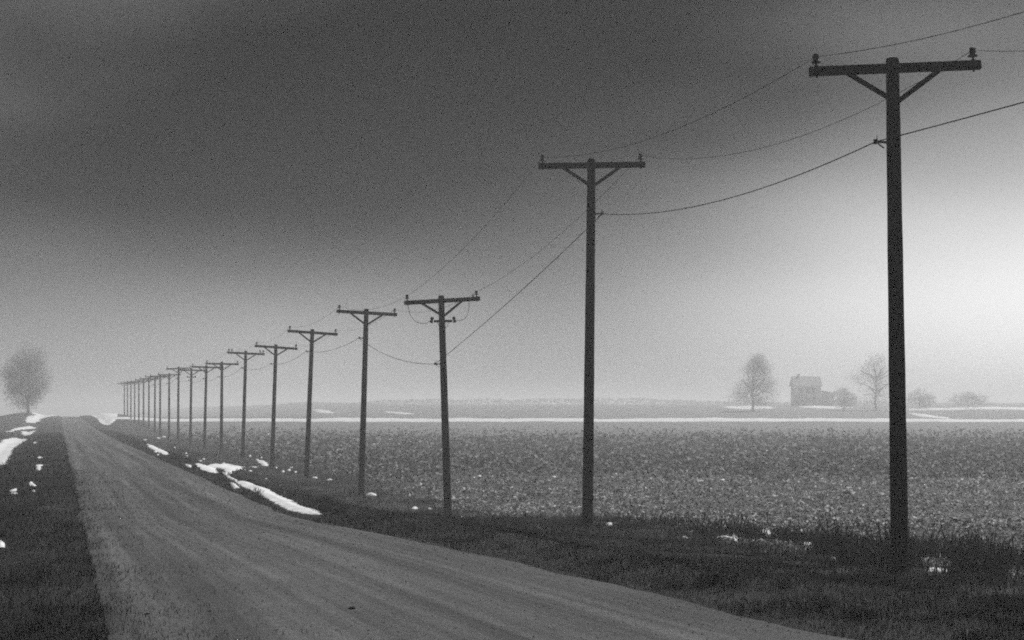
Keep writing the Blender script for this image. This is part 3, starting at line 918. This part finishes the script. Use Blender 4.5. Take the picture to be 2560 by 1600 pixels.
keep = bare(x, y) & (rng.uniform(0, 1, n) < fld * (1 - band)) & (rng.uniform(0, 1, n) < np.clip(0.45 + 1.5 * (cl - 0.4), 0.1, 1))
x, y, cl = x[keep], y[keep], cl[keep]
tt = np.clip(rng.uniform(0, 1, len(x)) ** 2.2 * 0.8 + (cl - 0.5) * 0.5, 0.02, 1)
residue(x, y, ground_z(x, y), 0.05 * np.clip(y / 24, 0.9, 4) ** 0.8 * np.exp(rng.normal(-0.05, 0.33, len(x))), tt, 'crop_stubble', 'pale crop stubble and leaf litter covering the field', M_STUB)
# darker pasture beyond
n = 110000
y = pick_band(n, 66, 262, 1.5)
x = y * rng.uniform(-0.30, 0.5, n)
cov, fld, band = cover_of(x, y)
keep = bare(x, y) & (rng.uniform(0, 1, n) < fld * np.clip(band, 0, 1))
x, y = x[keep], y[keep]
tt = np.clip(rng.uniform(0, 1, len(x)) ** 2 * 0.45, 0, 1)
residue(x, y, ground_z(x, y), 0.22 * np.clip(y / 80, 0.9, 2) * rng.uniform(0.5, 1.5, len(x)), tt, 'pasture_grass', 'darker rough grass in the middle of the field', M_STUB)

# dark weeds along the field edge
n = 22000
s = pick_band(n, 17, 46, 1.6)
u = 12.9 + 0.02 * (s - 20) + rng.normal(0.2, 0.7, n) + (rng.uniform(0, 1, n) < .25) * rng.exponential(1.3, n)
x, y = to_xy(s, u)
cl = fbm(x * 1.6, y * 1.6, 111)
keep = (rng.uniform(0, 1, n) < sstep(0.40, 0.66, cl)) & clear(x, y)
x, y, s = x[keep], y[keep], s[keep]; cl = cl[keep]
blades(x, y, ground_z(x, y), (0.10 + 0.42 * (cl - 0.4)) * (0.75 + 0.45 * (s < 27)) * rng.uniform(0.4, 1.7, len(x)) * np.where(rng.uniform(0, 1, len(x)) < 0.07, 2.0, 1.0), 0.022 * rng.uniform(0.5, 1.6, len(x)), 0.9, 'edge_weeds', 'dark dead weeds along the near edge of the stubble', M_WEED, rng.uniform(0, 1, len(x)))
n = 7000
s = pick_band(n, 17, 26, 1.2); u = 14.2 + rng.uniform(-0.7, 6.0, n)
s = s[(q := rng.uniform(0, 1, n) < sstep(0.35, 0.65, fbm(s * 1.4, u * 1.4, 117)))]; u = u[q]; n = len(s)
x, y = to_xy(s, u)
q = clear(x, y); x, y, n = x[q], y[q], int(q.sum())
blades(x, y, ground_z(x, y), (0.14 + 0.26 * rng.uniform(0, 1, n) ** 1.5), 0.022, 0.9, 'edge_weeds', 'dark weeds right of the biggest pole', M_WEED, rng.uniform(0, 1, n))

# weed stalks that stand up one by one
def weed_mesh(h, seed, curve=0.1, thick=0.006, leaves=5):
    r = random.Random(seed)
    stem, head = MB(), MB()
    dx, dy = r.uniform(-curve, curve), r.uniform(-curve, curve)
    pts = [(dx * h * t * t, dy * h * t * t, h * t) for t in (0, .2, .4, .6, .8, 1)]
    stem.tube([(0, 0, -0.1)] + pts, [thick] * 2 + [thick * (1 - .6 * t) for t in (.2, .4, .6, .8, 1)], 5)
    for k in range(leaves):
        t = r.uniform(0.25, 0.9); a = r.uniform(0, 6.28); L = r.uniform(0.05, 0.11)
        p = Vector((dx * h * t * t, dy * h * t * t, h * t)); d = Vector((math.cos(a), math.sin(a), r.uniform(-.3, .9))) * L
        sd = Vector((-math.sin(a), math.cos(a), 0)) * L * 0.18
        stem.add([p, p + d * .5 + sd, p + d, p + d * .5 - sd], [(0, 1, 2, 3)])
    tp = Vector(pts[-1])
    head.lathe([(0.002, -0.05), (thick * 1.8, -0.02), (thick * 2.2, 0.01), (thick * 1.2, 0.035), (0.001, 0.05)], tp, 6)
    for k in range(6):
        a = r.uniform(0, 6.28); L = r.uniform(.02, .05)
        head.tube([tp, tp + Vector((math.cos(a) * L, math.sin(a) * L, L))], [thick * .6, thick * .3], 4)
    return stem.mesh('stem'), head.mesh('seed_head')
g = NT('weed_stalk'); g.b.inputs['Base Color'].default_value = grey(0.02); M_STALK = g.m
weeds = [(1943 * 1.058, 1232 * 1.058, .42, .16, .013, 'tall bent dark weed stalk standing between the two nearest poles'),
         (1978 * 1.058, 1240 * 1.058, .36, .5, .008, 'curved thin weed stalk just right of the tall bent stalk'),
         (1858 * 1.058, 1240 * 1.058, .48, .05, .007, 'thin straight weed stalk left of the tall bent stalk'),
         (1815 * 1.058, 1245 * 1.058, .30, .1, .014, 'stocky dark weed stalk above a snow patch'),
         (2078 * 1.058, 1275 * 1.058, .34, .08, .009, 'upright dark weed stalk just left of the biggest pole'),
         (1727 * 1.058, 1244 * 1.058, .22, .1, .008, 'short weed stalk just above the long thin snow sliver'), (1752 * 1.058, 1243 * 1.058, .24, .1, .009, 'short weed stalk second from left over the snow sliver'), (1626 * 1.058, 1238 * 1.058, .26, .06, .006, 'thin weed stalk at the field edge, right of the second pole'),
         (1660 * 1.058, 1240 * 1.058, .2, .1, .006, 'short stalk left of the snow sliver, third stalk right of the second pole'), (1560 * 1.058, 1238 * 1.058, .18, .1, .007, 'small stalk second to the right of the second pole'), (1505 * 1.058, 1237 * 1.058, .2, .1, .006, 'small stalk just right of the tiny snow patch by the second pole'),
         (1888 * 1.058, 1246 * 1.058, .26, .15, .008, 'leaning weed stalk between the thin straight stalk and the tall bent stalk'), (1905 * 1.058, 1250 * 1.058, .22, .2, .007, 'short weed stalk just left of the tall bent stalk'), (2030 * 1.058, 1262 * 1.058, .2, .1, .008, 'short weed stalk halfway from the curved thin stalk to the biggest pole'),
         (2185 * 1.058, 1300 * 1.058, .26, .1, .008, 'weed stalk first to the right of the biggest pole'), (2205 * 1.058, 1310 * 1.058, .2, .1, .009, 'short weed stalk above the snow patch right of the biggest pole'), (2290 * 1.058, 1300 * 1.058, .3, .1, .007, 'tallest weed stalk right of the biggest pole'),
         (2345 * 1.058, 1295 * 1.058, .24, .1, .009, "weed stalk second from the photo's right edge"), (2395 * 1.058, 1300 * 1.058, .2, .1, .009, "weed stalk nearest the photo's right edge"), (2250 * 1.058, 1290 * 1.058, .22, .1, .007, 'thin weed stalk midway between the biggest pole and the tallest right-hand stalk')]
for k, (px, py, h, cv, th, lab) in enumerate(weeds):
    x, y = on_ground(px, py)
    root = empty('weed_stalk', (x, y, float(ground_z(x, y))))
    st, hd = weed_mesh(h, k, cv, th, 3 if th > .012 else 6)
    link('stem', st, M_STALK, root); link('seed_head', hd, M_STALK, root)
    tag(root, lab, 'weed', 'dead weed stalks at the field edge')

# loose stones on the road
n = 12000
s = pick_band(n, 9, 60, 1.5)
u = road_right(s) * rng.uniform(0.01, 0.99, n)
x, y = to_xy(s, u)
sz = 0.007 + 0.012 * rng.uniform(0, 1, n) ** 3
sz *= np.clip(y / 20, 0.8, 2)
o = np.stack([x, y, road_z(x, y) + sz * 0.25], -1)
tet = np.array([[1, 0, -.5], [-.5, .87, -.5], [-.5, -.87, -.5], [0, 0, .8]])
V = o[:, None, :] + (tet[None] + rng.uniform(-.3, .3, (n, 4, 3))) * sz[:, None, None]
k = (np.arange(n) * 4)[:, None]
t = np.concatenate([k + np.array([[0, 1, 3]]), k + np.array([[1, 2, 3]]), k + np.array([[2, 0, 3]]), k + np.array([[0, 2, 1]])])
tag(link('gravel', np_mesh('gravel', V.reshape(-1, 3), [t], tint=np.repeat(rng.uniform(0, 1, n) ** 1.5, 4)), M_STONE), 'loose stones scattered over the road surface', kind='stuff')

def clod(px, py, r_, label):
    x, y = on_ground(px, py)
    m = MB(); rr = random.Random(int(px))
    m.lathe([(r_ * .6, -r_ * .3), (r_, 0), (r_ * .8, r_ * .35), (r_ * .3, r_ * .55)], n=7)
    m.v = [(a * rr.uniform(.7, 1.4) * 1.3, b * rr.uniform(.7, 1.3), c * rr.uniform(.8, 1.2)) for a, b, c in m.v]
    o = link('stone', m.mesh('stone'), M_STALK); o.location = (x, y, float(road_z(x, y)) + r_ * 0.1)
    tag(o, label, 'stone', 'dark stones on the road')
clod(880, 1537, 0.038, 'dark stone lying near the bottom middle of the road')
clod(368, 1543, 0.022, 'small dark stone near the left road edge')
clod(524, 1539, 0.018, 'tiny dark stone between the other two on the near road')

M_BARK = flat_mat('haze_paled_bark', 0.15, 0.4, 5)  # bark lightened so the trunks look faded by haze
# ------------------------------------------------------------------ trees, bushes and farmhouse in the fog
def bare_tree(name, loc, H, width, label, cat, group, seed, shape='round', twigs=9000):
    r = random.Random(seed); rg = np.random.default_rng(seed)
    root = empty(name, loc)
    tr = MB()
    tr.tube([(0, 0, -0.4), (0.02 * H * r.uniform(-1, 1), 0, H * .15), (0.03 * H * r.uniform(-1, 1), 0.01 * H, H * .4), (0, 0, H * .75)], [H * .024, H * .018, H * .014, H * .005], 10)
    limbs = []
    for k in range(16):
        t = r.uniform(.18, .65); a = r.uniform(0, 6.28)
        p = Vector((0, 0, H * t)); wloc = width * .5 * (0.9 if shape == 'round' else (1 - t))
        q = p + Vector((math.cos(a) * wloc * .8, math.sin(a) * wloc * .8, H * r.uniform(.1, .28)))
        mid = p.lerp(q, .5) + Vector((0, 0, H * .02))
        tr.tube([p, mid, q], [H * .011, H * .008, H * .003], 6)
        limbs.append((p, mid, q))
    link('trunk', tr.mesh('trunk', True), M_BARK, root)
    # clumps of twigs and clinging leaves spread unevenly through the crown
    n = twigs
    cz = []
    centres = []
    while len(centres) < 90:
        p = rg.uniform(-1, 1, 3)
        if shape == 'round':
            if (p ** 2).sum() > 1: continue
            c = np.array([p[0] * width * .44, p[1] * width * .44, H * .53 + p[2] * H * .45])
            if p[2] > .3: c[:2] *= .8
        else:
            t = (p[2] + 1) / 2
            if p[0] ** 2 + p[1] ** 2 > 1: continue
            c = np.array([p[0] * width * .47 * (1 - t) ** .75 + width * .12 * t, p[1] * width * .47 * (1 - t) ** .75, H * (.12 + .84 * t)])
        centres.append(c)
    centres = np.array(centres)
    pick = rg.integers(0, len(centres), n)
    o = centres[pick] + rg.normal(0, 1, (n, 3)) * np.array([width * .075, width * .075, H * .055])
    a = rg.normal(size=(n, 3)); a /= np.linalg.norm(a, axis=1)[:, None]
    b = rg.normal(size=(n, 3)); b -= (b * a).sum(1)[:, None] * a; b /= np.linalg.norm(b, axis=1)[:, None]
    L = rg.uniform(.3, .9, n)[:, None]; W = rg.uniform(.02, .06, n)[:, None]
    V = np.stack([o - a * L / 2, o + b * W, o + a * L / 2, o - b * W], 1)
    q = np.arange(n * 4).reshape(n, 4)
    cr_ = link('crown', np_mesh('crown', V.reshape(-1, 3), [q], tint=np.repeat(rg.uniform(0, 1, n), 4)), M_NEEDLE, root)
    tag(root, label, cat, group)
    return root
def tree_at(px, py_base, Y):
    p = at_depth(px, py_base, Y)
    return (p.x, Y, float(ground_z(p.x, Y)))
PX = lambda Y: Y / 3800
Yt = 300
bare_tree('tree', tree_at(71, 1010, Yt), 178 * PX(Yt), 128 * PX(Yt), 'round-crowned tree fading in fog left of the road', 'tree', None, 11, 'round', 16000)
bare_tree('tree', tree_at(1882, 1010, 385), 140 * PX(385), 140 * PX(385), 'pointed tall tree fading in fog left of the farmhouse', 'tree', 'trees around the farmhouse', 12, 'cone', 12000)
bare_tree('tree', tree_at(2190, 1010, 400), 138 * PX(400), 130 * PX(400), 'rounded pale tree fading in fog right of the farmhouse', 'tree', 'trees around the farmhouse', 13, 'round', 5000)
bare_tree('bush', tree_at(2300, 1010, 410), 50 * PX(410), 90 * PX(410), 'low foggy bush just right of the biggest pole', 'bush', 'bushes around the farmhouse', 14, 'round', 3000)
bare_tree('bush', tree_at(2420, 1010, 420), 42 * PX(420), 110 * PX(420), 'low foggy bush farthest from the farmhouse at right', 'bush', 'bushes around the farmhouse', 15, 'round', 3000)
bare_tree('bush', tree_at(2110, 1010, 400), 55 * PX(400), 80 * PX(400), 'low foggy bush against the right end of the farmhouse', 'bush', 'bushes around the farmhouse', 16, 'round', 3000)

# farmhouse
M_SIDING = flat_mat('haze_paled_siding', 0.68, 0.8, 3, (0.2, 0.2, 6), 0.3)  # wall colour raised to imitate the house fading into fog
M_ROOF = flat_mat('haze_paled_shingles', 0.4, 0.65, 8)  # haze over roof and chimney is put into this light colour
M_TRIM = flat_mat('pale_trim', 0.25, 0.32, 8)
g = NT('window_glass'); g.b.inputs['Base Color'].default_value = grey(0.02); g.b.inputs['Roughness'].default_value = 0.1; M_GLASS = g.m
hx, hy, hz = tree_at(2030, 1010, 480)
house = empty('farmhouse', (hx, hy, hz))
house.scale = (1.2, 1.2, 1.15)
tag(house, 'two-storey farmhouse fading in fog between the two far trees', 'house')
m = MB(); m.box((-1.6, 0, 2.6), (6.6, 7.0, 5.6)); m.box((3.4, 0.4, 1.6), (3.36, 5.4, 3.6)); link('wall', m.mesh('wall'), M_SIDING, house)
def gable(x0, x1, y0, y1, z0, rise, th=0.18):
    m = MB(); yc = (y0 + y1) / 2
    vs = []
    for x in (x0, x1):
        vs += [Vector((x, y0, z0)), Vector((x, yc, z0 + rise)), Vector((x, y1, z0)), Vector((x, y1, z0 - th)), Vector((x, yc, z0 + rise - th * 1.4)), Vector((x, y0, z0 - th))]
    fs = [(i, (i + 1) % 6, 6 + (i + 1) % 6, 6 + i) for i in range(6)] + [(5, 4, 1, 0), (4, 3, 2, 1), (6, 7, 10, 11), (7, 8, 9, 10)]
    m.add(vs, fs)
    return m
m = gable(-5.3, 2.1, -3.9, 3.9, 5.45, 2.6)
rf_ = link('roof', m.mesh('roof'), M_ROOF, house)
m = MB(); m.add([(-4.9, -3.5, 5.4), (-4.9, 3.5, 5.4), (-4.9, 0, 7.7)], [(0, 1, 2)]); m.add([(1.7, -3.5, 5.4), (1.7, 3.5, 5.4), (1.7, 0, 7.7)], [(0, 2, 1)])
link('gable_wall', m.mesh('gable_wall'), M_SIDING, house)
m = MB(); m.box((3.5, 0.4, 3.75), (4.0, 6.2, 0.2), Matrix.Rotation(R(14), 3, 'Y')); link('roof', m.mesh('roof'), M_ROOF, house)
m = MB(); m.box((-3.4, 0.6, 7.6), (0.7, 0.7, 2.0)); m.box((-3.4, 0.6, 8.66), (0.85, 0.85, 0.14)); link('chimney', m.mesh('chimney'), M_ROOF, rf_)
mf = MB()
for dx_, dz_, sx, sz_ in ((0, .72, 1.1, .1), (0, -.72, 1.1, .1), (-.5, 0, .1, 1.34), (.5, 0, .1, 1.34), (0, 0, .9, .05)): mf.box((dx_, 0, dz_), (sx, .1, sz_))
mfm = mf.mesh('window_frame'); mp_ = MB(); mp_.box((0, 0.02, 0), (.9, .03, 1.34)); mpm = mp_.mesh('pane')
for wx_, wz_ in ((-3.6, 1.7), (-0.2, 1.7), (-3.6, 4.1), (-1.7, 4.1), (-0.2, 4.1), (3.4, 1.7)):
    w_ = link('window', mfm, M_TRIM, house); w_.location = (wx_, -3.55 if wx_ < 3 else -2.36, wz_)
    link('pane', mpm, M_GLASS, w_)
m = MB(); m.box((0, 0, 1.0), (0.95, 0.1, 2.1)); d_ = link('door', m.mesh('door'), M_TRIM, house); d_.location = (-1.9, -3.55, 0.1)
m = MB(); m.lathe([(.02, -.05), (.045, -.02), (.045, .02), (.02, .05)], (0.36, -0.09, 1.0), 8); link('door_handle', m.mesh('door_handle'), M_IRON, d_)

# far hedgerow mass behind the field
n = 8000
rg = np.random.default_rng(99)
x = rg.uniform(-120, 460, n); y = 690 + rg.normal(0, 6, n)
hh = 0.2 + 1.6 * sstep(0.45, 0.8, fbm(x * 0.02, x * 0 + 4, 127)) + (0.4 + 2.2 * np.exp(-((x - 45) / 55) ** 2)) * (0.5 + 0.7 * fbm(x * 0.05, x * 0, 121))
hh *= np.clip((x + 120) / 60, 0.1, 1)
z = ground_z(x, y) + hh * rg.uniform(0, 1, n) ** 0.8
o = np.stack([x, y, z], -1)
a = rg.normal(size=(n, 3)); a /= np.linalg.norm(a, axis=1)[:, None]
b = rg.normal(size=(n, 3)); b -= (b * a).sum(1)[:, None] * a; b /= np.linalg.norm(b, axis=1)[:, None]
V = np.stack([o - a * .8, o + b * .35, o + a * .8, o - b * .35], 1)
tag(link('far_treeline', np_mesh('far_treeline', V.reshape(-1, 3), [np.arange(n * 4).reshape(n, 4)], tint=np.repeat(rg.uniform(0, 1, n), 4)), M_NEEDLE), 'far hedgerow reading as one grey mass in fog', kind='stuff')

# ------------------------------------------------------------------ haze
HAZE_TOP = 18.2
zmin = float(ZG.min()) - 1.0
m = MB(); ext_ = 1800
m.box((0, 100, (HAZE_TOP + zmin) / 2), (2 * 2400, 2 * 2400, HAZE_TOP - zmin))
hm = bpy.data.materials.new('fog_air')
hm.use_nodes = True
hn, hl = hm.node_tree.nodes, hm.node_tree.links
hn.remove(hn['Principled BSDF'])
pv = hn.new('ShaderNodeVolumePrincipled')
pv.inputs['Color'].default_value = grey(0.95)
pv.inputs['Density'].default_value = 0.0017
pv.inputs['Anisotropy'].default_value = 0.22
hl.new(pv.outputs[0], hn['Material Output'].inputs['Volume'])
hz_o = link('haze', m.mesh('haze'), hm)
tag(hz_o, 'pale ground fog thickening with distance', kind='stuff')
